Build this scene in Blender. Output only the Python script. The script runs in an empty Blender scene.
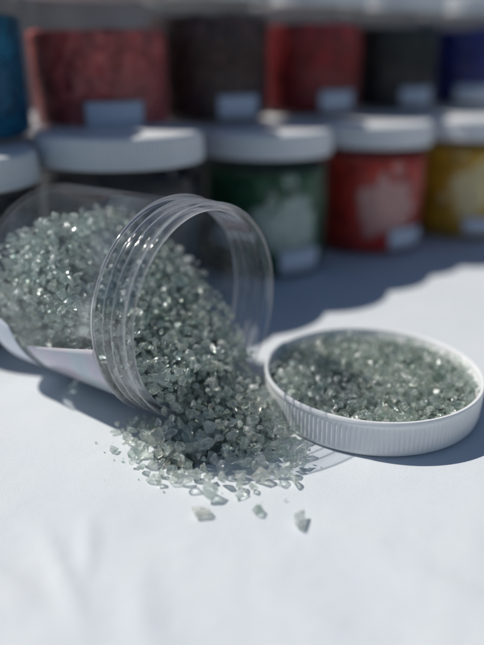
import bpy, bmesh, math, random
import numpy as np
from mathutils import Vector, Matrix, noise

random.seed(7)
rng = np.random.default_rng(11)
scene = bpy.context.scene
COL = scene.collection
S = 0.01                     # everything below is written in centimetres
R = math.radians

# ------------------------------------------------------------------ camera
PITCH, HC = 22.17, 13.71
cam_d = bpy.data.cameras.new("camera")
cam = bpy.data.objects.new("camera", cam_d)
COL.objects.link(cam)
cam.location = (0, 0, HC * S)
cam.rotation_euler = (R(90 - PITCH), 0, 0)
cam_d.sensor_fit = 'VERTICAL'
cam_d.sensor_height = 36
cam_d.sensor_width = 27
cam_d.lens = 655 / 645 * 36
cam_d.clip_start = 0.005
cam_d.clip_end = 50
cam_d.dof.use_dof = True
cam_d.dof.focus_distance = 0.237
cam_d.dof.aperture_fstop = 3.5
cam_d.dof.aperture_blades = 0
scene.camera = cam

# ------------------------------------------------------------------ light
SUN_EL = 52.0
SH = Vector((0.95, -0.31))            # direction the shadows fall on the table
SH.normalize()
world = bpy.data.worlds.new("World")
scene.world = world
world.use_nodes = True
wn = world.node_tree
bg = wn.nodes["Background"]
sky = wn.nodes.new("ShaderNodeTexSky")
sky.sky_type = 'NISHITA'
sky.sun_disc = False
sky.sun_elevation = R(SUN_EL)
sky.sun_rotation = math.atan2(-SH.x, -SH.y)
sky.air_density = 1.0
sky.dust_density = 0.6
sky.ozone_density = 5.0
wn.links.new(sky.outputs[0], bg.inputs[0])
bg.inputs[1].default_value = 0.047
sun_d = bpy.data.lights.new("sun", 'SUN')
sun_d.energy = 3.5
sun_d.angle = R(0.53)
sun_d.color = (1.0, 0.955, 0.89)
sun = bpy.data.objects.new("sun", sun_d)
COL.objects.link(sun)
c = math.cos(R(SUN_EL))
ldir = Vector((SH.x * c, SH.y * c, -math.sin(R(SUN_EL))))
sun.rotation_euler = ldir.to_track_quat('-Z', 'Y').to_euler()
scene.view_settings.view_transform = 'Standard'
scene.view_settings.look = 'None'
scene.view_settings.exposure = 0.2
scene.view_settings.gamma = 1.0
cy = scene.cycles
cy.max_bounces = 18
cy.transmission_bounces = 16
cy.transparent_max_bounces = 40
cy.glossy_bounces = 6
cy.diffuse_bounces = 4
cy.caustics_reflective = True
cy.caustics_refractive = True
cy.blur_glossy = 0.3
cy.sample_clamp_indirect = 20.0
cy.use_denoising = True
try:
    cy.denoiser = 'OPENIMAGEDENOISE'
except Exception:
    pass

# ------------------------------------------------------------------ materials
def new_mat(name):
    m = bpy.data.materials.new(name)
    m.use_nodes = True
    nt = m.node_tree
    return m, nt, nt.nodes["Principled BSDF"], nt.nodes["Material Output"]

def N(nt, kind, **kw):
    n = nt.nodes.new(kind)
    for k, v in kw.items():
        if k.startswith("i_"):
            n.inputs[k[2:].replace("_", " ")].default_value = v
        else:
            setattr(n, k, v)
    return n

def ramp(nt, fac, stops):
    r = nt.nodes.new("ShaderNodeValToRGB")
    el = r.color_ramp.elements
    while len(el) < len(stops):
        el.new(0.5)
    for e, (p, col) in zip(el, stops):
        e.position = p
        e.color = (*col, 1)
    nt.links.new(fac, r.inputs[0])
    return r.outputs[0]

def math_node(nt, op, a, b=None):
    n = nt.nodes.new("ShaderNodeMath")
    n.operation = op
    for i, v in enumerate((a, b)):
        if v is None:
            continue
        if isinstance(v, (int, float)):
            n.inputs[i].default_value = v
        else:
            nt.links.new(v, n.inputs[i])
    return n.outputs[0]

def coords(nt, kind="Object", scale=None):
    t = nt.nodes.new("ShaderNodeTexCoord")
    if scale is None:
        return t.outputs[kind]
    m = nt.nodes.new("ShaderNodeMapping")
    m.inputs["Scale"].default_value = scale
    nt.links.new(t.outputs[kind], m.inputs[0])
    return m.outputs[0]

def mat_cloth():
    m, nt, p, out = new_mat("white_polyester_cloth")
    co = coords(nt)
    sep = N(nt, "ShaderNodeSeparateXYZ")
    nt.links.new(co, sep.inputs[0])
    k = 2 * math.pi / 0.0009
    wx = math_node(nt, 'SINE', math_node(nt, 'MULTIPLY', sep.outputs[0], k))
    wy = math_node(nt, 'SINE', math_node(nt, 'MULTIPLY', sep.outputs[1], k))
    weave = math_node(nt, 'MULTIPLY', wx, wy)
    n1 = N(nt, "ShaderNodeTexNoise", i_Scale=900.0, i_Detail=3.0)
    nt.links.new(co, n1.inputs["Vector"])
    n2 = N(nt, "ShaderNodeTexNoise", i_Scale=26.0, i_Detail=4.0)
    nt.links.new(co, n2.inputs["Vector"])
    h = math_node(nt, 'ADD', math_node(nt, 'MULTIPLY', weave, 0.35), n1.outputs[0])
    b = N(nt, "ShaderNodeBump", i_Strength=0.55, i_Distance=0.0002)
    nt.links.new(h, b.inputs["Height"])
    b2 = N(nt, "ShaderNodeBump", i_Strength=0.5, i_Distance=0.0022)
    nt.links.new(n2.outputs[0], b2.inputs["Height"])
    nt.links.new(b.outputs[0], b2.inputs["Normal"])
    nt.links.new(b2.outputs[0], p.inputs["Normal"])
    col = ramp(nt, n2.outputs[0], [(0.3, (0.63, 0.675, 0.71)), (0.7, (0.67, 0.705, 0.73))])
    n5 = N(nt, "ShaderNodeTexNoise", i_Scale=2600.0, i_Detail=2.0)
    nt.links.new(co, n5.inputs["Vector"])
    thread = math_node(nt, 'ADD', math_node(nt, 'MULTIPLY', weave, 0.045), math_node(nt, 'ADD', math_node(nt, 'MULTIPLY', math_node(nt, 'SUBTRACT', n5.outputs[0], 0.5), 0.16), 0.985))
    hs = N(nt, "ShaderNodeHueSaturation")
    nt.links.new(col, hs.inputs["Color"]); nt.links.new(thread, hs.inputs["Value"])
    nt.links.new(hs.outputs[0], p.inputs["Base Color"])
    p.inputs["Roughness"].default_value = 0.75
    p.inputs["Specular IOR Level"].default_value = 0.25
    p.inputs["Sheen Weight"].default_value = 0.15
    return m

def mat_white_plastic():
    m, nt, p, out = new_mat("white_lid_plastic")
    co = coords(nt)
    n1 = N(nt, "ShaderNodeTexNoise", i_Scale=160.0, i_Detail=5.0)
    nt.links.new(co, n1.inputs["Vector"])
    n2 = N(nt, "ShaderNodeTexNoise", i_Scale=1400.0, i_Detail=2.0)
    nt.links.new(co, n2.inputs["Vector"])
    nt.links.new(ramp(nt, n1.outputs[0], [(0.3, (0.86, 0.885, 0.89)), (0.6, (0.91, 0.92, 0.925))]), p.inputs["Base Color"])
    nt.links.new(ramp(nt, n1.outputs[0], [(0.3, (0.30,) * 3), (0.7, (0.46,) * 3)]), p.inputs["Roughness"])
    b = N(nt, "ShaderNodeBump", i_Strength=0.18, i_Distance=0.0002)
    nt.links.new(n2.outputs[0], b.inputs["Height"])
    nt.links.new(b.outputs[0], p.inputs["Normal"])
    tl = N(nt, "ShaderNodeBsdfTranslucent"); tl.inputs[0].default_value = (0.86, 0.88, 0.88, 1)
    mx = N(nt, "ShaderNodeMixShader"); mx.inputs[0].default_value = 0.2
    nt.links.new(p.outputs[0], mx.inputs[1]); nt.links.new(tl.outputs[0], mx.inputs[2])
    nt.links.new(mx.outputs[0], out.inputs[0])
    return m

def mat_clear_plastic(name, tint=(0.93, 0.95, 0.95), refr=0.0, haze=0.05, rough=0.04, gloss=1.0, edge=0.0):
    """clear PET: straight-through light, fresnel reflections, a little bent light in the thick places, fine scuffs"""
    m, nt, p, out = new_mat(name)
    nt.nodes.remove(p)
    co = coords(nt)
    tr = N(nt, "ShaderNodeBsdfTransparent"); tr.inputs[0].default_value = (*tint, 1)
    gl = N(nt, "ShaderNodeBsdfGlossy", i_Roughness=rough); gl.inputs[0].default_value = (1, 1, 1, 1)
    n1 = N(nt, "ShaderNodeTexNoise", i_Scale=90.0, i_Detail=3.0)
    nt.links.new(co, n1.inputs["Vector"])
    b = N(nt, "ShaderNodeBump", i_Strength=0.25, i_Distance=0.0006)
    nt.links.new(n1.outputs[0], b.inputs["Height"])
    nt.links.new(b.outputs[0], gl.inputs["Normal"])
    lw = N(nt, "ShaderNodeLayerWeight", i_Blend=0.5)
    nt.links.new(b.outputs[0], lw.inputs["Normal"])
    frs = math_node(nt, 'ADD', math_node(nt, 'MULTIPLY', math_node(nt, 'POWER', lw.outputs["Facing"], 5.0), 0.96), 0.04)
    base = tr.outputs[0]
    if refr > 0:
        rf = N(nt, "ShaderNodeBsdfRefraction", i_IOR=1.5, i_Roughness=0.02); rf.inputs[0].default_value = (0.96, 0.97, 0.98, 1)
        mx = N(nt, "ShaderNodeMixShader")
        nt.links.new(math_node(nt, 'ADD', math_node(nt, 'MULTIPLY', math_node(nt, 'POWER', lw.outputs["Facing"], 1.6), refr), 0.04), mx.inputs[0])
        nt.links.new(base, mx.inputs[1]); nt.links.new(rf.outputs[0], mx.inputs[2])
        base = mx.outputs[0]
    df = N(nt, "ShaderNodeBsdfDiffuse"); df.inputs[0].default_value = (0.8, 0.82, 0.85, 1)
    n2 = N(nt, "ShaderNodeTexNoise", i_Scale=240.0, i_Detail=6.0, i_Roughness=0.7)
    nt.links.new(co, n2.inputs["Vector"])
    hz = math_node(nt, 'MULTIPLY', ramp(nt, n2.outputs[0], [(0.4, (0.25,) * 3), (0.75, (1.6,) * 3)]), haze)
    if edge > 0:                       # white painted at grazing angles in place of light lines bent inside the plastic
        hz = math_node(nt, 'ADD', hz, math_node(nt, 'MULTIPLY', math_node(nt, 'POWER', lw.outputs["Facing"], 4.0), edge))
        tl = N(nt, "ShaderNodeBsdfTranslucent"); tl.inputs[0].default_value = (0.86, 0.87, 0.93, 1)
        md = N(nt, "ShaderNodeMixShader"); md.inputs[0].default_value = 0.45
        nt.links.new(df.outputs[0], md.inputs[1]); nt.links.new(tl.outputs[0], md.inputs[2])
        df = md
    mh = N(nt, "ShaderNodeMixShader")
    nt.links.new(hz, mh.inputs[0]); nt.links.new(base, mh.inputs[1]); nt.links.new(df.outputs[0], mh.inputs[2])
    ms = N(nt, "ShaderNodeMixShader")
    nt.links.new(math_node(nt, 'MULTIPLY', frs, gloss), ms.inputs[0])
    nt.links.new(mh.outputs[0], ms.inputs[1]); nt.links.new(gl.outputs[0], ms.inputs[2])
    nt.links.new(ms.outputs[0], out.inputs[0])
    return m

def mat_glass_chip():
    m, nt, p, out = new_mat("grey_green_glass")
    nt.nodes.remove(p)
    geo = N(nt, "ShaderNodeNewGeometry")
    isl = geo.outputs["Random Per Island"]
    tint = ramp(nt, isl, [(0.0, (0.60, 0.68, 0.64)), (0.3, (0.86, 0.91, 0.88)), (0.55, (0.96, 0.98, 0.965)), (0.8, (0.93, 0.935, 0.895)), (1.0, (0.80, 0.875, 0.875))])
    co = coords(nt)
    n1 = N(nt, "ShaderNodeTexNoise", i_Scale=520.0, i_Detail=3.0)
    nt.links.new(co, n1.inputs["Vector"])
    b = N(nt, "ShaderNodeBump", i_Strength=0.2, i_Distance=0.0004)
    nt.links.new(n1.outputs[0], b.inputs["Height"])
    g = N(nt, "ShaderNodeBsdfGlass", i_IOR=1.5, i_Roughness=0.015)
    nt.links.new(tint, g.inputs[0]); nt.links.new(b.outputs[0], g.inputs["Normal"])
    nr = N(nt, "ShaderNodeTexNoise", i_Scale=260.0, i_Detail=2.0)
    nt.links.new(co, nr.inputs["Vector"])
    nt.links.new(ramp(nt, nr.outputs[0], [(0.42, (0.02,) * 3), (0.62, (0.34,) * 3)]), g.inputs["Roughness"])
    t = N(nt, "ShaderNodeBsdfTransparent")
    nt.links.new(tint, t.inputs[0])
    tl = N(nt, "ShaderNodeBsdfTranslucent")
    nt.links.new(tint, tl.inputs[0])
    df = N(nt, "ShaderNodeBsdfDiffuse")
    nt.links.new(tint, df.inputs[0])
    gs = N(nt, "ShaderNodeBsdfGlossy", i_Roughness=0.16)
    n4 = N(nt, "ShaderNodeTexNoise", i_Scale=1300.0, i_Detail=2.0)
    nt.links.new(co, n4.inputs["Vector"])
    b4 = N(nt, "ShaderNodeBump", i_Strength=0.7, i_Distance=0.0005)
    nt.links.new(n4.outputs[0], b4.inputs["Height"])
    nt.links.new(b4.outputs[0], gs.inputs["Normal"])
    def mix(f, a, c2):
        mm = N(nt, "ShaderNodeMixShader"); mm.inputs[0].default_value = f
        nt.links.new(a, mm.inputs[1]); nt.links.new(c2, mm.inputs[2])
        return mm.outputs[0]
    lw = N(nt, "ShaderNodeLayerWeight", i_Blend=0.5)
    thru = math_node(nt, 'MULTIPLY', math_node(nt, 'SUBTRACT', 1.0, math_node(nt, 'POWER', lw.outputs["Facing"], 1.3)), 0.85)
    cm = N(nt, "ShaderNodeMixShader")                      # light that gets straight through / bent light towards the edges
    nt.links.new(thru, cm.inputs[0]); nt.links.new(g.outputs[0], cm.inputs[1]); nt.links.new(t.outputs[0], cm.inputs[2])
    clear = cm.outputs[0]
    sun_scatter = mix(0.4, tl.outputs[0], df.outputs[0])        # diffuse share brightening the grains in place of sunlight passed through clear glass
    n3 = N(nt, "ShaderNodeTexNoise", i_Scale=420.0, i_Detail=4.0, i_Roughness=0.65, i_Distortion=1.6)
    nt.links.new(co, n3.inputs["Vector"])
    bright_spots = ramp(nt, n3.outputs[0], [(0.46, (0.0,) * 3), (0.72, (1.0,) * 3)])
    milky = ramp(nt, math_node(nt, 'FRACT', math_node(nt, 'MULTIPLY', isl, 17.3)), [(0.3, (0.02,) * 3), (0.8, (0.09,) * 3), (1.0, (0.34,) * 3)])
    amount = math_node(nt, 'ADD', math_node(nt, 'MULTIPLY', bright_spots, 0.36), milky)  # pale spots and milky grains stand in for light caught in the glass
    mb = N(nt, "ShaderNodeMixShader")
    nt.links.new(amount, mb.inputs[0]); nt.links.new(clear, mb.inputs[1]); nt.links.new(sun_scatter, mb.inputs[2])
    body = mb.outputs[0]
    nt.links.new(mix(0.085, body, gs.outputs[0]), out.inputs[0])
    return m

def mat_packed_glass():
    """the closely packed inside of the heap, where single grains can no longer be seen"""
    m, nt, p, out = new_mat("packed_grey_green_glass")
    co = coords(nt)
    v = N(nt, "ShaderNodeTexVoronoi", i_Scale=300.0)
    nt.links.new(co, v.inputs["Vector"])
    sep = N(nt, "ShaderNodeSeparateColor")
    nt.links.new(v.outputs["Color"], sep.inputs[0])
    nt.links.new(ramp(nt, sep.outputs[0], [(0.0, (0.03, 0.04, 0.037)), (0.6, (0.20, 0.24, 0.22)), (1.0, (0.70, 0.76, 0.73))]), p.inputs["Base Color"])  # opaque filler: dark cells stand for shaded gaps, pale ones for bright facets
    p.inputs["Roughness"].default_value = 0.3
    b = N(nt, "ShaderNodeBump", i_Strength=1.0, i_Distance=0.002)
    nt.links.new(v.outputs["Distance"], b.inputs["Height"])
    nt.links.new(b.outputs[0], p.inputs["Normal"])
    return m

def mat_frit(name, c1, c2, pale=None, patch=None):
    """coloured crushed glass in a jar, optionally with a paler drift (patch = centre, radii in cm, jar space)"""
    m, nt, p, out = new_mat(name)
    co = coords(nt)
    v = N(nt, "ShaderNodeTexVoronoi", i_Scale=260.0)
    nt.links.new(co, v.inputs["Vector"])
    sep = N(nt, "ShaderNodeSeparateColor"); nt.links.new(v.outputs["Color"], sep.inputs[0])
    col = ramp(nt, sep.outputs[0], [(0.1, c1), (0.9, c2)])
    nl = N(nt, "ShaderNodeTexNoise", i_Scale=75.0, i_Detail=4.0, i_Roughness=0.6)
    nt.links.new(co, nl.inputs["Vector"])
    mv = N(nt, "ShaderNodeMix", data_type='RGBA', blend_type='MULTIPLY')
    mv.inputs["Factor"].default_value = 1.0
    nt.links.new(col, mv.inputs[6])
    nt.links.new(ramp(nt, nl.outputs[0], [(0.33, (0.5,) * 3), (0.66, (1.35,) * 3)]), mv.inputs[7])
    col = mv.outputs[2]
    if pale:
        (px, py, pz), (rx, ry, rz) = patch
        mp = N(nt, "ShaderNodeMapping")
        mp.inputs["Location"].default_value = (-px / rx, -py / ry, -pz / rz)
        mp.inputs["Scale"].default_value = (100 / rx, 100 / ry, 100 / rz)
        nt.links.new(co, mp.inputs[0])
        ln = N(nt, "ShaderNodeVectorMath", operation='LENGTH'); nt.links.new(mp.outputs[0], ln.inputs[0])
        n1 = N(nt, "ShaderNodeTexNoise", i_Scale=70.0, i_Detail=5.0); nt.links.new(co, n1.inputs["Vector"])
        s = math_node(nt, 'ADD', ln.outputs["Value"], math_node(nt, 'MULTIPLY', math_node(nt, 'SUBTRACT', n1.outputs[0], 0.5), 2.4))
        f = ramp(nt, s, [(0.75, (1,) * 3), (1.0, (0,) * 3)])
        mx = N(nt, "ShaderNodeMix", data_type='RGBA')
        nt.links.new(f, mx.inputs["Factor"]); nt.links.new(col, mx.inputs[6])
        pc = ramp(nt, sep.outputs[1], [(0.1, tuple(x * 0.8 for x in pale)), (0.9, pale)])
        nt.links.new(pc, mx.inputs[7])
        col = mx.outputs[2]
    nt.links.new(col, p.inputs["Base Color"])
    p.inputs["Roughness"].default_value = 0.45
    p.inputs["Specular IOR Level"].default_value = 0.2
    b = N(nt, "ShaderNodeBump", i_Strength=0.9, i_Distance=0.002)
    nt.links.new(v.outputs["Distance"], b.inputs["Height"]); nt.links.new(b.outputs[0], p.inputs["Normal"])
    return m

def mat_paper(name="white_label_paper", col=(0.72, 0.76, 0.84)):
    m, nt, p, out = new_mat(name)
    n1 = N(nt, "ShaderNodeTexNoise", i_Scale=120.0, i_Detail=4.0)
    nt.links.new(coords(nt), n1.inputs["Vector"])
    nt.links.new(ramp(nt, n1.outputs[0], [(0.3, tuple(x * 0.92 for x in col)), (0.7, col)]), p.inputs["Base Color"])
    p.inputs["Roughness"].default_value = 0.4
    return m

def mat_reflection_film():
    """glossy printed label film with a faint pearly shift of colour"""
    m, nt, p, out = new_mat("pearly_reflection_film")
    n1 = N(nt, "ShaderNodeTexNoise", i_Scale=45.0, i_Detail=2.0)
    nt.links.new(coords(nt), n1.inputs["Vector"])
    nt.links.new(ramp(nt, n1.outputs[0], [(0.25, (0.36, 0.45, 0.47)), (0.45, (0.50, 0.55, 0.55)), (0.55, (0.56, 0.50, 0.54)), (0.75, (0.43, 0.47, 0.56))]), p.inputs["Base Color"])  # reflection of the bright cloth put into the colour
    p.inputs["Roughness"].default_value = 0.22
    p.inputs["Thin Film Thickness"].default_value = 420.0
    p.inputs["Thin Film IOR"].default_value = 1.4
    return m

def mat_backdrop():
    m, nt, p, out = new_mat("dark_canvas")
    n1 = N(nt, "ShaderNodeTexNoise", i_Scale=14.0, i_Detail=6.0)
    nt.links.new(coords(nt), n1.inputs["Vector"])
    nt.links.new(ramp(nt, n1.outputs[0], [(0.3, (0.19, 0.175, 0.17)), (0.7, (0.30, 0.275, 0.265))]), p.inputs["Base Color"])
    p.inputs["Roughness"].default_value = 0.9
    return m

M_CLOTH = mat_cloth()
M_LID = mat_white_plastic()
M_BODY = mat_clear_plastic("clear_jar_wall", tint=(0.965, 0.975, 0.98), haze=0.015, gloss=0.4, edge=0.06)
M_NECK = mat_clear_plastic("clear_jar_neck", tint=(0.97, 0.975, 0.99), refr=0.95, haze=0.012, rough=0.07, gloss=1.6, edge=1.5)
M_BGJAR = mat_clear_plastic("clear_stock_jar_wall", tint=(0.97, 0.97, 0.97), haze=0.006, gloss=0.3)
M_CHIP = mat_glass_chip()
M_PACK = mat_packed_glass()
M_PAPER = mat_paper()
M_REFLECTION = mat_reflection_film()

# ------------------------------------------------------------------ mesh helpers
def obj(name, verts, faces, mats, parent=None, loc=(0, 0, 0), smooth=True, mat_idx=None, sharp=None):
    """ONE mesh object; verts in cm relative to loc (cm, relative to the parent if there is one)"""
    me = bpy.data.meshes.new(name)
    me.from_pydata([(v[0] * S, v[1] * S, v[2] * S) for v in verts], [], faces)
    for m in (mats if isinstance(mats, (list, tuple)) else [mats]):
        me.materials.append(m)
    if smooth:
        me.polygons.foreach_set("use_smooth", [True] * len(me.polygons))
        if sharp:
            me.set_sharp_from_angle(angle=R(sharp))
    if mat_idx is not None:
        me.polygons.foreach_set("material_index", mat_idx)
    me.update()
    o = bpy.data.objects.new(name, me)
    COL.objects.link(o)
    o.location = Vector(loc) * S
    if parent:
        o.parent = parent
    return o

def empty(name, loc):
    o = bpy.data.objects.new(name, None)
    COL.objects.link(o)
    o.location = Vector(loc) * S
    o.empty_display_size = 0.02
    return o

def tag(o, label, cat, group=None, kind=None):
    if label: o["label"] = label
    if cat: o["category"] = cat
    if group: o["group"] = group
    if kind: o["kind"] = kind
    return o

def lathe(profile, seg, closed=True, frame=None, rfun=None, caps=False):
    """profile: list of (r, h). closed: profile is a loop"""
    if frame is None:
        C0, ax, e1, e2 = Vector((0, 0, 0)), Vector((0, 0, 1)), Vector((1, 0, 0)), Vector((0, 1, 0))
    else:
        C0, ax, e1, e2 = frame
    verts, faces = [], []
    n = len(profile)
    for j in range(seg):
        t = 2 * math.pi * j / seg
        d = e1 * math.cos(t) + e2 * math.sin(t)
        for i, (r, h) in enumerate(profile):
            rr = r if rfun is None else rfun(i, r, h, j, t)
            verts.append(C0 + d * rr + ax * h)
    m = n if closed else n - 1
    for j in range(seg):
        k = (j + 1) % seg
        for i in range(m):
            i2 = (i + 1) % n
            faces.append((j * n + i, k * n + i, k * n + i2, j * n + i2))
    return verts, faces

def fix_normals(o):
    bm = bmesh.new(); bm.from_mesh(o.data)
    bmesh.ops.remove_doubles(bm, verts=bm.verts, dist=1e-7)
    bmesh.ops.recalc_face_normals(bm, faces=bm.faces)
    bm.to_mesh(o.data); bm.free()

def fbm(x, y, z=0.0):
    return noise.fractal(Vector((x, y, z)), 0.6, 2.0, 4)

# ------------------------------------------------------------------ the setting: cloth on the table, dark canvas behind
def crease(x, y, x0, y0, x1, y1, w, h):
    dx, dy = x1 - x0, y1 - y0
    L2 = dx * dx + dy * dy
    t = max(0.0, min(1.0, ((x - x0) * dx + (y - y0) * dy) / L2))
    d2 = (x - x0 - t * dx) ** 2 + (y - y0 - t * dy) ** 2
    return h * math.exp(-d2 / (w * w)) * math.sin(math.pi * min(1, max(0.02, 0.1 + 0.8 * t)))

CREASES = [(-6.2, 16.5, -4.0, 12.6, 0.35, 0.055), (-5.0, 17.5, -4.4, 14.5, 0.3, 0.045), (-8.5, 15.5, -5.5, 13.5, 0.45, 0.06),
           (-3.0, 14.5, -2.2, 11.6, 0.5, 0.04), (3.5, 15.0, 7.5, 13.2, 0.6, 0.045), (0.5, 13.8, 3.0, 12.4, 0.4, 0.03),
           (-9.5, 20.0, -6.5, 17.0, 0.5, 0.05), (6.5, 18.0, 10.5, 16.5, 0.7, 0.04)]

def flat_zone(x, y):           # the things on it press the cloth flat
    def ss(a, b, t):
        t = max(0.0, min(1.0, (t - a) / (b - a)))
        return t * t * (3 - 2 * t)
    inside = ss(15.6, 18.2, y) * (1 - ss(11.5, 15, x)) * ss(-14, -10.5, x)
    return 1 - 0.92 * inside

def cloth_z(x, y):
    near = math.exp(-((x / 22) ** 2 + ((y - 20) / 26) ** 2))
    z = 0.06 * fbm(x * 0.09, y * 0.09) * near + 0.022 * fbm(x * 0.5 + 7, y * 0.42) * near - 0.03
    for a in CREASES:
        z += 2.0 * crease(x, y, *a)
    return z * flat_zone(x, y)

def axis_steps(lo, hi, a, b, fine, coarse):
    v = list(np.arange(a, b + 1e-6, fine))
    x, s = a, fine
    while x > lo:
        s = min(coarse, s * 1.5); x -= s; v.insert(0, max(x, lo))
    x, s = b, fine
    while x < hi:
        s = min(coarse, s * 1.5); x += s; v.append(min(x, hi))
    return v

xs = axis_steps(-95, 95, -14, 14, 0.16, 8)
ys = axis_steps(-30, 105, 6, 30, 0.16, 8)
cv = [(x, y, cloth_z(x, y)) for y in ys for x in xs]
nx = len(xs)
cf = [(j * nx + i, j * nx + i + 1, (j + 1) * nx + i + 1, (j + 1) * nx + i) for j in range(len(ys) - 1) for i in range(nx - 1)]
cloth = obj("tablecloth", cv, cf, M_CLOTH)
tag(cloth, "white woven tablecloth with faint creases under the jars", "tablecloth", kind="structure")

def drape(x):
    return 1.2 * math.sin(x * 0.22 + 0.8 * math.sin(x * 0.07)) + 0.4 * math.sin(x * 0.61)
bxs = np.arange(-150, 150.1, 1.5)
bv, bf = [], []
for x in bxs:
    for z in (-40, 0, 20, 60):
        bv.append((x, 112 + drape(x), z))
for i in range(len(bxs) - 1):
    for k in range(3):
        bf.append((i * 4 + k, i * 4 + 4 + k, i * 4 + 5 + k, i * 4 + 1 + k))
drop = obj("backdrop", bv, bf, mat_backdrop())
sm = drop.modifiers.new("thickness", 'SOLIDIFY'); sm.thickness = 0.003
tag(drop, "dark canvas hanging behind the stacked jars", "backdrop", kind="structure")

# ------------------------------------------------------------------ white screw lid (ribbed)
LR, LH = 4.5, 1.55
def lid_mesh(ribs=150, sub=6):
    seg = ribs * sub
    prof = [(0.0, 0.0), (4.1, 0.0), (4.3, 0.03), (4.40, 0.12), (4.425, 0.22), (4.43, 0.30), (4.45, 0.75), (4.465, 1.22), (4.47, 1.30),
            (4.49, 1.33), (4.505, 1.40), (4.50, 1.50), (4.47, 1.55), (4.40, 1.555), (4.355, 1.52), (4.34, 1.40),
            (4.335, 1.20), (4.26, 1.12), (4.26, 1.04), (4.335, 0.96), (4.335, 0.80), (4.26, 0.72), (4.26, 0.64), (4.33, 0.56), (4.32, 0.22), (4.25, 0.15), (0.0, 0.14)]
    def rf(i, r, h, j, t):
        if 5 <= i <= 7:
            q = (j % sub) / sub
            return r + 0.048 * (0.5 - abs(2 * q - 1)) ** 1 * 1.0
        return r
    v, f = lathe(prof, seg, closed=False, rfun=rf)
    return v, f
lv, lf = lid_mesh()
lid_me_obj = obj("jar_lid", lv, lf, M_LID, loc=(5.47, 24.78, 0.0), sharp=50)
fix_normals(lid_me_obj)
LIDC = (5.47, 24.78)
tag(lid_me_obj, "white ribbed screw lid lying upturned on the cloth, filled with glass frit", "lid")

# ------------------------------------------------------------------ the jar on its side
MOUTH = Vector((-1.24, 23.6, 4.46))
AZ, TI, JL = R(52.4), R(1.3), 9.3
JA = Vector((math.sin(AZ) * math.cos(TI), -math.cos(AZ) * math.cos(TI), math.sin(TI)))
JN = Vector((math.cos(AZ), math.sin(AZ), 0))
JW = JA.cross(JN); JW = JW if JW.z > 0 else -JW
jar_base = Vector((MOUTH.x - JA.x * 5, MOUTH.y - JA.y * 5, 0))
jar = empty("tipped_jar", jar_base)
tag(jar, "clear plastic wide-mouth jar tipped on its side, spilling grey-green glass frit", "jar")
fr = (MOUTH - jar_base, JA, JN, JW)
body_prof = [(0.001, -JL), (3.5, -JL), (3.75, -JL - 0.02), (3.95, -JL + 0.05), (4.12, -JL + 0.2), (4.19, -JL + 0.42), (4.2, -JL + 0.8), (4.2, -5.0), (4.2, -2.0),
             (4.07, -2.0), (4.07, -5.0), (4.07, -JL + 0.7), (3.98, -JL + 0.35), (3.75, -JL + 0.2), (3.4, -JL + 0.17), (0.001, -JL + 0.17)]
v, f = lathe(body_prof, 128, closed=False, frame=fr)
ob = obj("body", v, f, M_BODY, jar); fix_normals(ob)
def bump_ring(u0, w, r0, r1, n=6):
    return [(r0 + (r1 - r0) * math.sin(math.pi * k / n) ** 0.4, u0 + w * k / n) for k in range(n + 1)]
neck_prof = [(4.2, -1.99)] + [(4.2, -1.86)] + bump_ring(-1.82, 0.30, 4.16, 4.42) + [(4.13, -1.45)] + bump_ring(-1.36, 0.26, 4.13, 4.31) \
    + [(4.13, -1.0)] + bump_ring(-0.90, 0.26, 4.13, 4.31) + [(4.13, -0.55), (4.13, -0.36)] + [(4.2, -0.28), (4.27, -0.2), (4.29, -0.1), (4.27, -0.02), (4.2, 0.02),
     (4.08, 0.02), (3.99, -0.02), (3.95, -0.1), (3.94, -0.3), (3.98, -0.7), (3.98, -1.2), (3.98, -1.7), (4.07, -1.99)]
v, f = lathe(neck_prof, 160, closed=True, frame=fr)
ob = obj("threaded_neck", v, f, M_NECK, jar); fix_normals(ob)

def jar_pt(u, th, r):
    return MOUTH + JA * u + JN * (r * math.cos(th)) + JW * (r * math.sin(th))

def wall_patch(outline_u, th_top, th_bot, r, nth, thick, mat, name, lift=None):
    """thin curved sheet on the jar wall: for each u an angle range"""
    vv, ff = [], []
    nu = len(outline_u)
    for layer in (0, 1):
        for i, u in enumerate(outline_u):
            for k in range(nth + 1):
                th = th_top(u) + (th_bot(u) - th_top(u)) * k / nth
                rr = r + thick * layer + (lift(u, th) if lift else 0)
                vv.append(jar_pt(u, th, rr) - jar_base)
    w = nth + 1
    o2 = nu * w
    for i in range(nu - 1):
        for k in range(nth):
            a = i * w + k
            ff.append((a, a + 1, a + w + 1, a + w)); ff.append((o2 + a, o2 + a + w, o2 + a + w + 1, o2 + a + 1))
    for i in range(nu - 1):
        for k in (0, nth):
            a = i * w + k; ff.append((a, a + w, o2 + a + w, o2 + a))
    for k in range(nth):
        for i in (0, nu - 1):
            a = i * w + k; ff.append((a, a + 1, o2 + a + 1, o2 + a))
    o = obj(name, vv, ff, mat, jar); fix_normals(o)
    return o
us = list(np.linspace(-6.7, -1.95, 24))
wall_patch(us, lambda u: R(-157 - 16 * (u + 6.7) / 4.75), lambda u: R(-97), 4.203, 24, 0.015, M_REFLECTION, "label")  # the cloth's reflection in the wall, painted as a thin sheet
us = list(np.linspace(-9.0, -7.25, 10))
wall_patch(us, lambda u: R(-179 + 6 * (u + 9.0)), lambda u: R(-99), 4.205, 20, 0.02, M_PAPER, "label_edge",
           lift=lambda u, th: 0.05 * max(0, (u + 8.2)) * max(0, 1 - abs(math.degrees(th) + 150) / 40))

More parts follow.
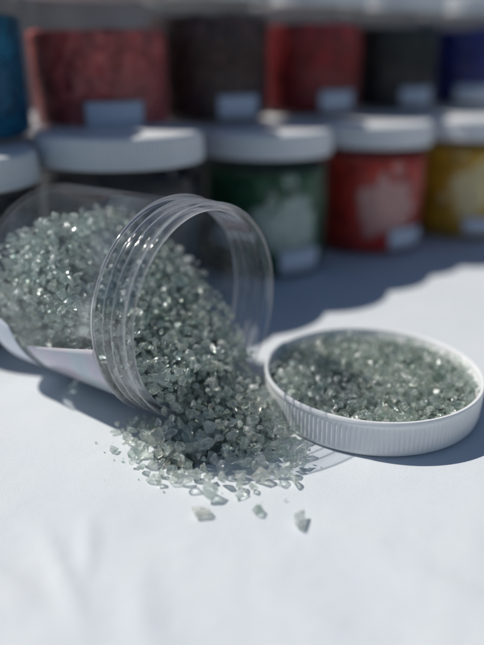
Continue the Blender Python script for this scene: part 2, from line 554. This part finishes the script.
# ------------------------------------------------------------------ glass frit
def chip_variant(k):
    """a broken angular crumb, unit size"""
    r = random.Random(100 + k)
    bm = bmesh.new()
    ax = (r.uniform(0.46, 0.64), r.uniform(0.38, 0.52), r.uniform(0.30, 0.46))
    for i in range(r.randint(9, 13)):
        d = Vector((r.gauss(0, 1), r.gauss(0, 1), r.gauss(0, 1))).normalized() * r.uniform(0.82, 1.0)
        bm.verts.new((d.x * ax[0], d.y * ax[1], d.z * ax[2]))
    h = bmesh.ops.convex_hull(bm, input=bm.verts)
    dead = [e for e in h["geom_interior"] if isinstance(e, bmesh.types.BMVert)]
    if dead: bmesh.ops.delete(bm, geom=dead, context='VERTS')
    bmesh.ops.dissolve_limit(bm, angle_limit=R(16), verts=bm.verts, edges=bm.edges)
    bmesh.ops.bevel(bm, geom=list(bm.edges), offset=r.choice((0.022, 0.03, 0.055)), segments=1 + k % 2, affect='EDGES', clamp_overlap=True)
    bmesh.ops.recalc_face_normals(bm, faces=bm.faces)
    bm.verts.index_update()
    vs = np.array([v.co[:] for v in bm.verts]); fs = [tuple(v.index for v in f.verts) for f in bm.faces]
    bm.free()
    return vs, fs
VARS = [chip_variant(k) for k in range(28)]
CHUNKY = sorted(range(28), key=lambda k: -min(np.ptp(VARS[k][0], axis=0)) / max(np.ptp(VARS[k][0], axis=0)))

def rand_rot(flat=0.0):
    q = rng.normal(size=4); q /= np.linalg.norm(q)
    from mathutils import Quaternion
    Q = Quaternion(q)
    if flat:
        Z = Quaternion((0, 0, 1), rng.uniform(0, 6.28)); tilt = Quaternion((1, 0, 0), rng.normal() * 0.10)
        Q = Z @ tilt
    return np.array(Q.to_matrix())

def dart(sampler, n_try, dens=0.80, mean=0.40, sd=0.24, lo=0.24, hi=0.70):
    """dart throwing with a size per grain; returns list of (x,y,z,d)"""
    cell = hi
    grid, outl = {}, []
    for _ in range(n_try):
        p = sampler()
        if p is None: continue
        d = min(hi, max(lo, (mean(p) if callable(mean) else mean) * math.exp(rng.normal() * sd)))
        k = (int(p[0] // cell), int(p[1] // cell), int(p[2] // cell))
        ok = True
        for i in (-1, 0, 1):
            for j in (-1, 0, 1):
                for l in (-1, 0, 1):
                    for q in grid.get((k[0] + i, k[1] + j, k[2] + l), ()):
                        m = dens * 0.5 * (d + q[3])
                        if (p[0] - q[0]) ** 2 + (p[1] - q[1]) ** 2 + (p[2] - q[2]) ** 2 < m * m:
                            ok = False; break
                    if not ok: break
                if not ok: break
            if not ok: break
        if ok:
            t = (p[0], p[1], p[2], d); grid.setdefault(k, []).append(t); outl.append(t)
    return outl

POLY = [(-4.8, 22.2), (-4.2, 20.0), (-3.3, 18.7), (-2.2, 18.3), (-0.9, 18.1), (0.6, 18.7), (2.5, 19.6), (2.7, 21.0), (2.2, 22.6), (1.7, 24.0), (1.4, 25.6), (1.0, 27.0), (-1.5, 28.5), (-5.2, 25.0)]
def edge_dist(x, y):
    inside, best = False, 1e9
    n = len(POLY)
    for i in range(n):
        x0, y0 = POLY[i]; x1, y1 = POLY[(i + 1) % n]
        if (y0 > y) != (y1 > y) and x < (x1 - x0) * (y - y0) / (y1 - y0) + x0:
            inside = not inside
        dx, dy = x1 - x0, y1 - y0
        t = max(0, min(1, ((x - x0) * dx + (y - y0) * dy) / (dx * dx + dy * dy)))
        best = min(best, math.hypot(x - x0 - t * dx, y - y0 - t * dy))
    return best if inside else -best

def jar_uvw(x, y, z):
    q = Vector((x, y, z)) - MOUTH
    return q.dot(JA), q.dot(JN), q.dot(JW)

def surf_in(u, v):
    s = 2.85 - 0.06 * v * math.exp(u / 4) - 0.11 * max(0, v) ** 2 * math.exp(u / 3) + 0.64 * (-u)
    s = min(s, 7.7 - 0.03 * v + 0.05 * (-u - 6))
    s -= 0.8 * max(0, -u - 7.2)
    return s + 0.22 * fbm(u * 0.7 + 3, v * 0.7)

def surf_out(x, y):
    d = edge_dist(x, y) + 0.45 * fbm(x * 0.9, y * 0.9 + 5)
    if d < 0: return -1
    u, v, w = jar_uvw(x, y, 0)
    cap = 2.7 - 0.06 * v - 0.11 * max(0, v) ** 2 - 0.52 * max(u, 0) - 0.40 * max(0, -v - 0.8)
    return max(0.55 if d > 0.4 else 0.30, min(1.0 * d + 0.18, cap)) + 0.12 * fbm(x * 1.1 + 9, y * 1.1)

def core_free(u, v, w):       # outside the packed middle
    return math.hypot(v, w) > 3.05 or u < -JL + 0.8

def sample_jar():
    u = rng.uniform(-JL + 0.32, 0.0)
    rr, th = 3.80 * math.sqrt(rng.uniform(0, 1)), rng.uniform(0, 6.2832)
    v, w = rr * math.cos(th), rr * math.sin(th)
    p = MOUTH + JA * u + JN * v + JW * w
    s = surf_in(u, v)
    if p.z > s: return None
    if p.z < s - 0.85 and rr < 3.05 and u > -JL + 1.0: return None
    return p
def sample_out():
    x, y = rng.uniform(-5, 2.5), rng.uniform(17.6, 28)
    z = rng.uniform(0.14, 3.4)
    u, v, w = jar_uvw(x, y, z)
    r = math.hypot(v, w)
    if u < 0.22 and r < 4.68: 
        return None
    if u < 0 and v > 0: return None
    if u <= -2.2: return None
    s = surf_out(x, y)
    if z > s or z < s - 1.0: return None
    if u < 0.22 and z > 0.9: return None
    if s < 0.42 and fbm(x * 1.3, y * 1.3 + 40) > 0.12: return None
    if math.hypot(x - LIDC[0], y - LIDC[1]) < 4.68: return None
    return (x, y, z)
def sample_gap():              # grains lying across the lip
    u = rng.uniform(-0.05, 0.35)
    rr, th = 3.75 * math.sqrt(rng.uniform(0, 1)), rng.uniform(0, 6.2832)
    p = MOUTH + JA * u + JN * (rr * math.cos(th)) + JW * (rr * math.sin(th))
    s = surf_in(0, rr * math.cos(th))
    if p.z > s or p.z < s - 1.1: return None
    return p
def lid_surf(x, y):
    q = math.hypot(x, y) / 4.2
    return 1.44 + 0.14 * (1 - q * q) + 0.16 * fbm(x * 0.55 + 2, y * 0.55) - 0.10 * (y > 0) * (y / 4.2)
def sample_lid():
    rr, th = 4.18 * math.sqrt(rng.uniform(0, 1)), rng.uniform(0, 6.2832)
    x, y = rr * math.cos(th), rr * math.sin(th)
    s = lid_surf(x, y)
    z = rng.uniform(max(0.3, s - 0.75), s)
    return (x + LIDC[0], y + LIDC[1], z)

jar_chips = dart(sample_jar, 90000, mean=0.44)
out_chips = dart(sample_out, 60000, mean=lambda p: 0.46 + 0.10 * max(0, min(1, (21 - p[1]) / 2.5)), sd=0.27, hi=0.74) 
gap_chips = dart(sample_gap, 5000)
lid_chips = dart(sample_lid, 40000, mean=0.42)

crumbs = []
while len(crumbs) < 26:
    x, y = rng.uniform(-6, 4.5), rng.uniform(16.4, 23)
    e = edge_dist(x, y)
    if -1.1 < e < 0.2 and rng.uniform() < math.exp(e * 2.2) and math.hypot(x - LIDC[0], y - LIDC[1]) > 4.6 and jar_uvw(x, y, 0)[1] > -6:
        dd = rng.uniform(0.05, 0.15)
        crumbs.append((x, y, cloth_z(x, y) + dd * 0.35, dd))

cam_p = np.array([0, 0, HC])
def top_key(t):
    x, y, z, d = t
    s = surf_out(x, y)
    return (0 if s - z < 0.36 else 1, np.linalg.norm(np.array([x, y, z]) - cam_p) / d)
out_chips.sort(key=top_key)
single, rest = out_chips[:285], out_chips[285:]

def merged(name, chips, loc, core=None):
    V, F, off = [], [], 0
    for x, y, z, d in chips:
        vs, fs = VARS[rng.integers(len(VARS))]
        w = (vs * d * 1.12) @ rand_rot().T + np.array([x, y, z]) - np.array(loc)
        w[:, 2] = np.maximum(w[:, 2], 0.02 - loc[2])
        V.extend(map(tuple, w)); F.extend(tuple(i + off for i in f) for f in fs); off += len(vs)
    mi = [0] * len(F)
    if core:
        cv_, cf_ = core
        V.extend((p[0] - loc[0], p[1] - loc[1], p[2] - loc[2]) for p in cv_)
        F.extend(tuple(i + off for i in f) for f in cf_); mi += [1] * len(cf_)
    return obj(name, V, F, [M_CHIP, M_PACK], loc=loc, smooth=True, mat_idx=mi, sharp=34)

def jar_core():
    """packed middle of the heap inside the jar: one section per step along the axis"""
    V, F, rings = [], [], []
    K, RC = 28, 2.95
    uu = np.linspace(-JL + 0.95, -0.1, 26)
    for u in uu:
        row = []
        zc = MOUTH.z + JA.z * u
        half = lambda v: math.sqrt(max(0, RC * RC - v * v))
        top = lambda v: min(zc + half(v), surf_in(u, v) - 0.72)
        good = [v for v in np.linspace(-RC, RC, 121) if top(v) > zc - half(v) + 0.05]
        lo, hi = (good[0], good[-1]) if good else (-0.1, 0.1)
        for k in range(K + 1):          # top, left to right
            v = lo + (hi - lo) * k / K
            row.append(MOUTH + JA * u + JN * v + Vector((0, 0, max(top(v), zc - half(v) + 0.02) - zc)))
        for k in range(K + 1):          # bottom, right to left
            v = hi + (lo - hi) * k / K
            row.append(MOUTH + JA * u + JN * v + Vector((0, 0, -half(v) - 0.01)))
        rings.append(len(V)); V.extend(row)
    n = 2 * (K + 1)
    for a, b in zip(rings[:-1], rings[1:]):
        for k in range(n):
            F.append((a + k, a + (k + 1) % n, b + (k + 1) % n, b + k))
    F.append(tuple(range(rings[0], rings[0] + n))); F.append(tuple(range(rings[-1] + n - 1, rings[-1] - 1, -1)))
    return V, F
def out_core():
    V, F, idx = [], [], {}
    g = 0.3
    X = np.arange(-5, 2.6, g); Y = np.arange(17.6, 27.5, g)
    def h(x, y):
        u, v, w = jar_uvw(x, y, 0.5)
        if u < 0.3 or math.hypot(x - LIDC[0], y - LIDC[1]) < 4.9: return 0
        return max(0, surf_out(x, y) - 0.9)
    H = {(i, j): h(x, y) for i, x in enumerate(X) for j, y in enumerate(Y)}
    def vid(i, j, z):
        k = (i, j, z)
        if k not in idx:
            idx[k] = len(V); V.append((X[i], Y[j], H[i, j] if z else 0.01))
        return idx[k]
    for i in range(len(X) - 1):
        for j in range(len(Y) - 1):
            if min(H[i, j], H[i + 1, j], H[i, j + 1], H[i + 1, j + 1]) > 0.03:
                F.append((vid(i, j, 1), vid(i + 1, j, 1), vid(i + 1, j + 1, 1), vid(i, j + 1, 1)))
    return V, F
def lid_core():
    V, F = [], []
    K, J = 10, 48
    for a in range(K + 1):
        for b in range(J):
            r, t = 4.15 * a / K, 2 * math.pi * b / J
            x, y = r * math.cos(t), r * math.sin(t)
            V.append((x + LIDC[0], y + LIDC[1], max(0.2, lid_surf(x, y) - 0.62)))
    for a in range(K):
        for b in range(J):
            F.append((a * J + b, a * J + (b + 1) % J, (a + 1) * J + (b + 1) % J, (a + 1) * J + b))
    return V, F

jc, oc = jar_core(), out_core()
n0 = len(jc[0])
core = (list(jc[0]) + list(oc[0]), list(jc[1]) + [tuple(i + n0 for i in f_) for f_ in oc[1]])
heap = merged("glass_frit", jar_chips + gap_chips + rest + crumbs, (MOUTH.x, MOUTH.y, 0.0), core)
tag(heap, "mass of grey-green crushed glass lying inside the tipped jar and pouring from its mouth", "glass frit", kind="stuff")
lidf = merged("glass_frit", lid_chips, (LIDC[0], LIDC[1], 0.2), lid_core())
tag(lidf, "grey-green crushed glass filling the white upturned lid", "glass frit", kind="stuff")

CHIP_ME = []
for k, (vs, fs) in enumerate(VARS):
    me = bpy.data.meshes.new("glass_chip")
    me.from_pydata([tuple(p * S) for p in vs], [], fs)
    me.materials.append(M_CHIP)
    me.polygons.foreach_set('use_smooth', [True] * len(me.polygons))
    me.set_sharp_from_angle(angle=R(34))
    CHIP_ME.append(me)
def one_chip(x, y, z, d, label, group=None, variant=None, flat=0.0, stretch=(1, 1, 1)):
    k = rng.integers(len(VARS)) if variant is None else variant
    o = bpy.data.objects.new("glass_chip", CHIP_ME[k])
    COL.objects.link(o)
    rot = Matrix(rand_rot(flat).tolist())
    o.rotation_euler = rot.to_euler()
    o.scale = tuple(d * 1.12 * q for q in stretch)
    w = (VARS[k][0] * np.array(o.scale)) @ np.array(rot).T
    z = max(z, 0.02 - w[:, 2].min()) if z is not None else cloth_z(x, y) + 0.008 - w[:, 2].min()
    o.location = (x * S, y * S, z * S)
    tag(o, label, "glass chip", group)
    return o
for x, y, z, d in single:
    one_chip(x, y, z, d, "angular grey-green glass chip among many in the loose heap spilled before the jar mouth", "glass chips of the spilled heap")

def ground(px, py):
    f, p = 655.0, R(PITCH)
    X, Yc = (px - 242) / f, (py - 322.5) / f
    d = (X, math.cos(p) - Yc * math.sin(p), -math.sin(p) - Yc * math.cos(p))
    t = -HC / d[2]
    return d[0] * t, d[1] * t
for i_, (px, py, d, st, lab) in enumerate([
    (305, 526, 0.98, (1.05, 0.95, 0.6), "largest lone blue-green glass chip, furthest out on the cloth beyond the spill's tip"),
    (259, 513, 0.52, (1, 1, 0.6), "small pale lone glass chip on the cloth beside the large stray chip"),
    (201, 515, 0.66, (1.0, 1.0, 0.5), "flat pale stray glass chip on the cloth just below the heap's front edge"),
    (114, 452, 0.46, (1.1, 0.9, 0.8), "small lone glass chip on the cloth by the jar's shadow, outermost on its side"),
    (241, 497, 0.5, (1.1, 0.8, 0.7), "flat glass chip lying just clear of the heap's front edge, under the pale chip"),
    (292, 484, 0.66, (1.05, 0.8, 0.8), "long clear glass chip at the heap's tip nearest the lid's shadow")]):
    x, y = ground(px, py)
    one_chip(x, y, None, d, lab, "stray glass chips on the cloth", variant=CHUNKY[i_], flat=1.0, stretch=st)

# ------------------------------------------------------------------ stock jars in two tiers behind
JR, BH = 4.35, 7.75
stock_prof = [(0.001, 0.0), (3.9, 0.0), (4.15, 0.06), (4.3, 0.25), (JR, 0.6), (JR, 7.0), (4.3, 7.3), (4.15, 7.45), (4.12, BH + 0.9),
              (4.0, BH + 0.9), (4.02, 7.4), (4.18, 7.25), (4.22, 7.0), (4.22, 0.65), (4.1, 0.35), (3.8, 0.22), (0.001, 0.22)]
sv, sf = lathe(stock_prof, 72, closed=False)
def lid_stock():
    v, f = lid_mesh(110, 4)
    return [(p[0], p[1], LH - p[2]) for p in v], f
slv, slf = lid_stock()
proto = {}
def contents_mesh(level, seed):
    prof = [(0.001, 0.24), (3.75, 0.24), (4.05, 0.4), (4.17, 0.7), (4.17, level - 0.05)]
    K = 48
    V, F = lathe(prof, K, closed=False)
    n = len(prof); base = len(V)
    for a in range(6, -1, -1):
        for b in range(K):
            t = 2 * math.pi * b / K; r = 4.16 * a / 6.5
            x, y = r * math.cos(t), r * math.sin(t)
            V.append((x, y, level + 0.25 * fbm(x * 0.5 + seed, y * 0.5) + 0.1 * x / 4))
    for b in range(K):
        F.append((b * n + n - 1, ((b + 1) % K) * n + n - 1, base + (b + 1) % K, base + b))
    for a in range(6):
        for b in range(K):
            F.append((base + a * K + b, base + a * K + (b + 1) % K, base + (a + 1) * K + (b + 1) % K, base + (a + 1) * K + b))
    return V, F
def label_mesh(a0, a1, z0, z1):
    V, F = [], []
    n = 16
    for r in (JR + 0.004, JR + 0.02):
        for i in range(n + 1):
            t = a0 + (a1 - a0) * i / n
            for z in (z0, z1):
                V.append((r * math.cos(t), r * math.sin(t), z))
    o2 = 2 * (n + 1)
    for i in range(n):
        a = 2 * i
        F += [(a, a + 2, a + 3, a + 1), (o2 + a, o2 + a + 1, o2 + a + 3, o2 + a + 2), (a, a + 2, o2 + a + 2, o2 + a), (a + 1, a + 3, o2 + a + 3, o2 + a + 1)]
    F += [(0, 1, o2 + 1, o2), (2 * n, 2 * n + 1, o2 + 2 * n + 1, o2 + 2 * n)]
    return V, F
def stock_jar(x, y, z, mat, level, lab, group, label_deg, scale=1.0, lz=(0.5, 2.0), seed=0):
    e = empty("stock_jar", (x, y, z))
    tag(e, lab, "jar", group)
    for nm, me_src, mt in (("body", (sv, sf), M_BGJAR), ("lid", (slv, slf), M_LID)):
        if nm not in proto:
            o = obj(nm, *me_src, mt, e, sharp=50); fix_normals(o); proto[nm] = o
        else:
            o = proto[nm].copy(); COL.objects.link(o); o.parent = e
        o.location = (0, 0, 0.0 if nm == "body" else (BH) * S)
    V, F = contents_mesh(level, seed)
    o = obj("contents", V, F, mat, e, sharp=60); fix_normals(o)
    if label_deg:
        V, F = label_mesh(R(label_deg[0]), R(label_deg[1]), *lz)
        o = obj("label", V, F, M_PAPER, e); fix_normals(o)
    e.scale = (scale,) * 3
    return e
H1 = BH + LH
# front tier (x, y of axis)
G1, G2 = "front tier of stock jars standing on the cloth", "stock jars stacked on the lower tier"
stock_jar(-14.9, 33.5, 0, mat_frit("slate_frit", (0.05, 0.06, 0.08), (0.12, 0.14, 0.17)), 6.0, "stock jar cut off by the frame beside the tipped jar's closed end", G1, None)
stock_jar(-6.95, 38.6, 0, mat_frit("smoke_frit", (0.035, 0.045, 0.06), (0.10, 0.12, 0.15)), 6.2, "stock jar of dark smoky frit directly behind the tipped jar", G1, (-80, -50), scale=1.06)
stock_jar(1.55, 45.3, 0, mat_frit("green_frit", (0.008, 0.07, 0.03), (0.03, 0.13, 0.06), (0.55, 0.66, 0.58), ((1.6, -4.0, 3.3), (2.1, 3.0, 2.8))), 6.8,
          "stock jar of dark green frit with a pale drift, behind the open mouth", G1, (-78, -36), lz=(0.35, 1.9))
stock_jar(9.6, 50.6, 0, mat_frit("red_frit", (0.42, 0.015, 0.012), (0.62, 0.05, 0.03), (0.72, 0.38, 0.34), ((0.9, -4.0, 3.7), (2.2, 3.0, 2.6))), 7.0,
          "stock jar of bright red frit with a pink drift, between the green and yellow jars", G1, (-75, -32), lz=(0.5, 2.0))
stock_jar(18.2, 55.0, 0, mat_frit("yellow_frit", (0.48, 0.25, 0.008), (0.66, 0.38, 0.02), (0.80, 0.66, 0.34), ((-0.4, -4.0, 4.2), (1.9, 3.0, 2.9))), 7.0,
          "stock jar of golden yellow frit with a cream drift, beside the red jar", G1, (-100, -55), lz=(0.6, 1.9))
stock_jar(-16.4, 53.0, 0, mat_frit("dusk_frit", (0.02, 0.02, 0.025), (0.06, 0.06, 0.07)), 6.6, "dark jar added at the back to close the bright gap between the front jars", "added jar behind the front tier", None)  # added to hide sunlit cloth showing between the front jars
# second row on the cloth, hidden by the first, carries the upper tier
DARK = mat_frit("charcoal_frit", (0.01, 0.01, 0.012), (0.04, 0.04, 0.045))
UP = [(-16.1, 38.0, ((0.004, 0.10, 0.20), (0.01, 0.2, 0.34)), 6.3, "stacked jar of teal frit cut off by the frame, next to the rosy red one", (-85, -40)),
      (-8.9, 44.0, ((0.38, 0.06, 0.06), (0.58, 0.14, 0.13)), 5.7, "stacked jar of rosy red frit, widest of the upper tier in view", (-92, -46)),
      (-2.35, 50.6, ((0.028, 0.010, 0.010), (0.09, 0.04, 0.035)), 6.8, "stacked jar of dark brown frit between two red ones", (-80, -38)),
      (5.35, 57.0, ((0.20, 0.006, 0.01), (0.36, 0.015, 0.018)), 6.6, "stacked jar of deep crimson frit between the brown and black ones", (-82, -40)),
      (13.0, 62.5, ((0.004, 0.005, 0.006), (0.022, 0.026, 0.028)), 6.6, "stacked jar of black frit between the crimson and navy ones", (-86, -42)),
      (21.3, 67.5, ((0.004, 0.006, 0.10), (0.01, 0.02, 0.24)), 6.6, "stacked jar of navy blue frit at the far end of the upper tier", (-115, -60))]
for i, (x, y, cols, lev, lab, ld) in enumerate(UP):
    stock_jar(x, y, 0, DARK, 6.6, "lower jar carrying the " + lab.split(" of ")[1].split(" frit")[0] + " jar of the upper tier", "hidden lower jars that carry the upper tier", None, seed=i)
    stock_jar(x, y, H1 + 0.02, mat_frit("upper_frit", *cols), lev, lab, G2, ld, seed=i + 3, lz=(0.35, 1.9))
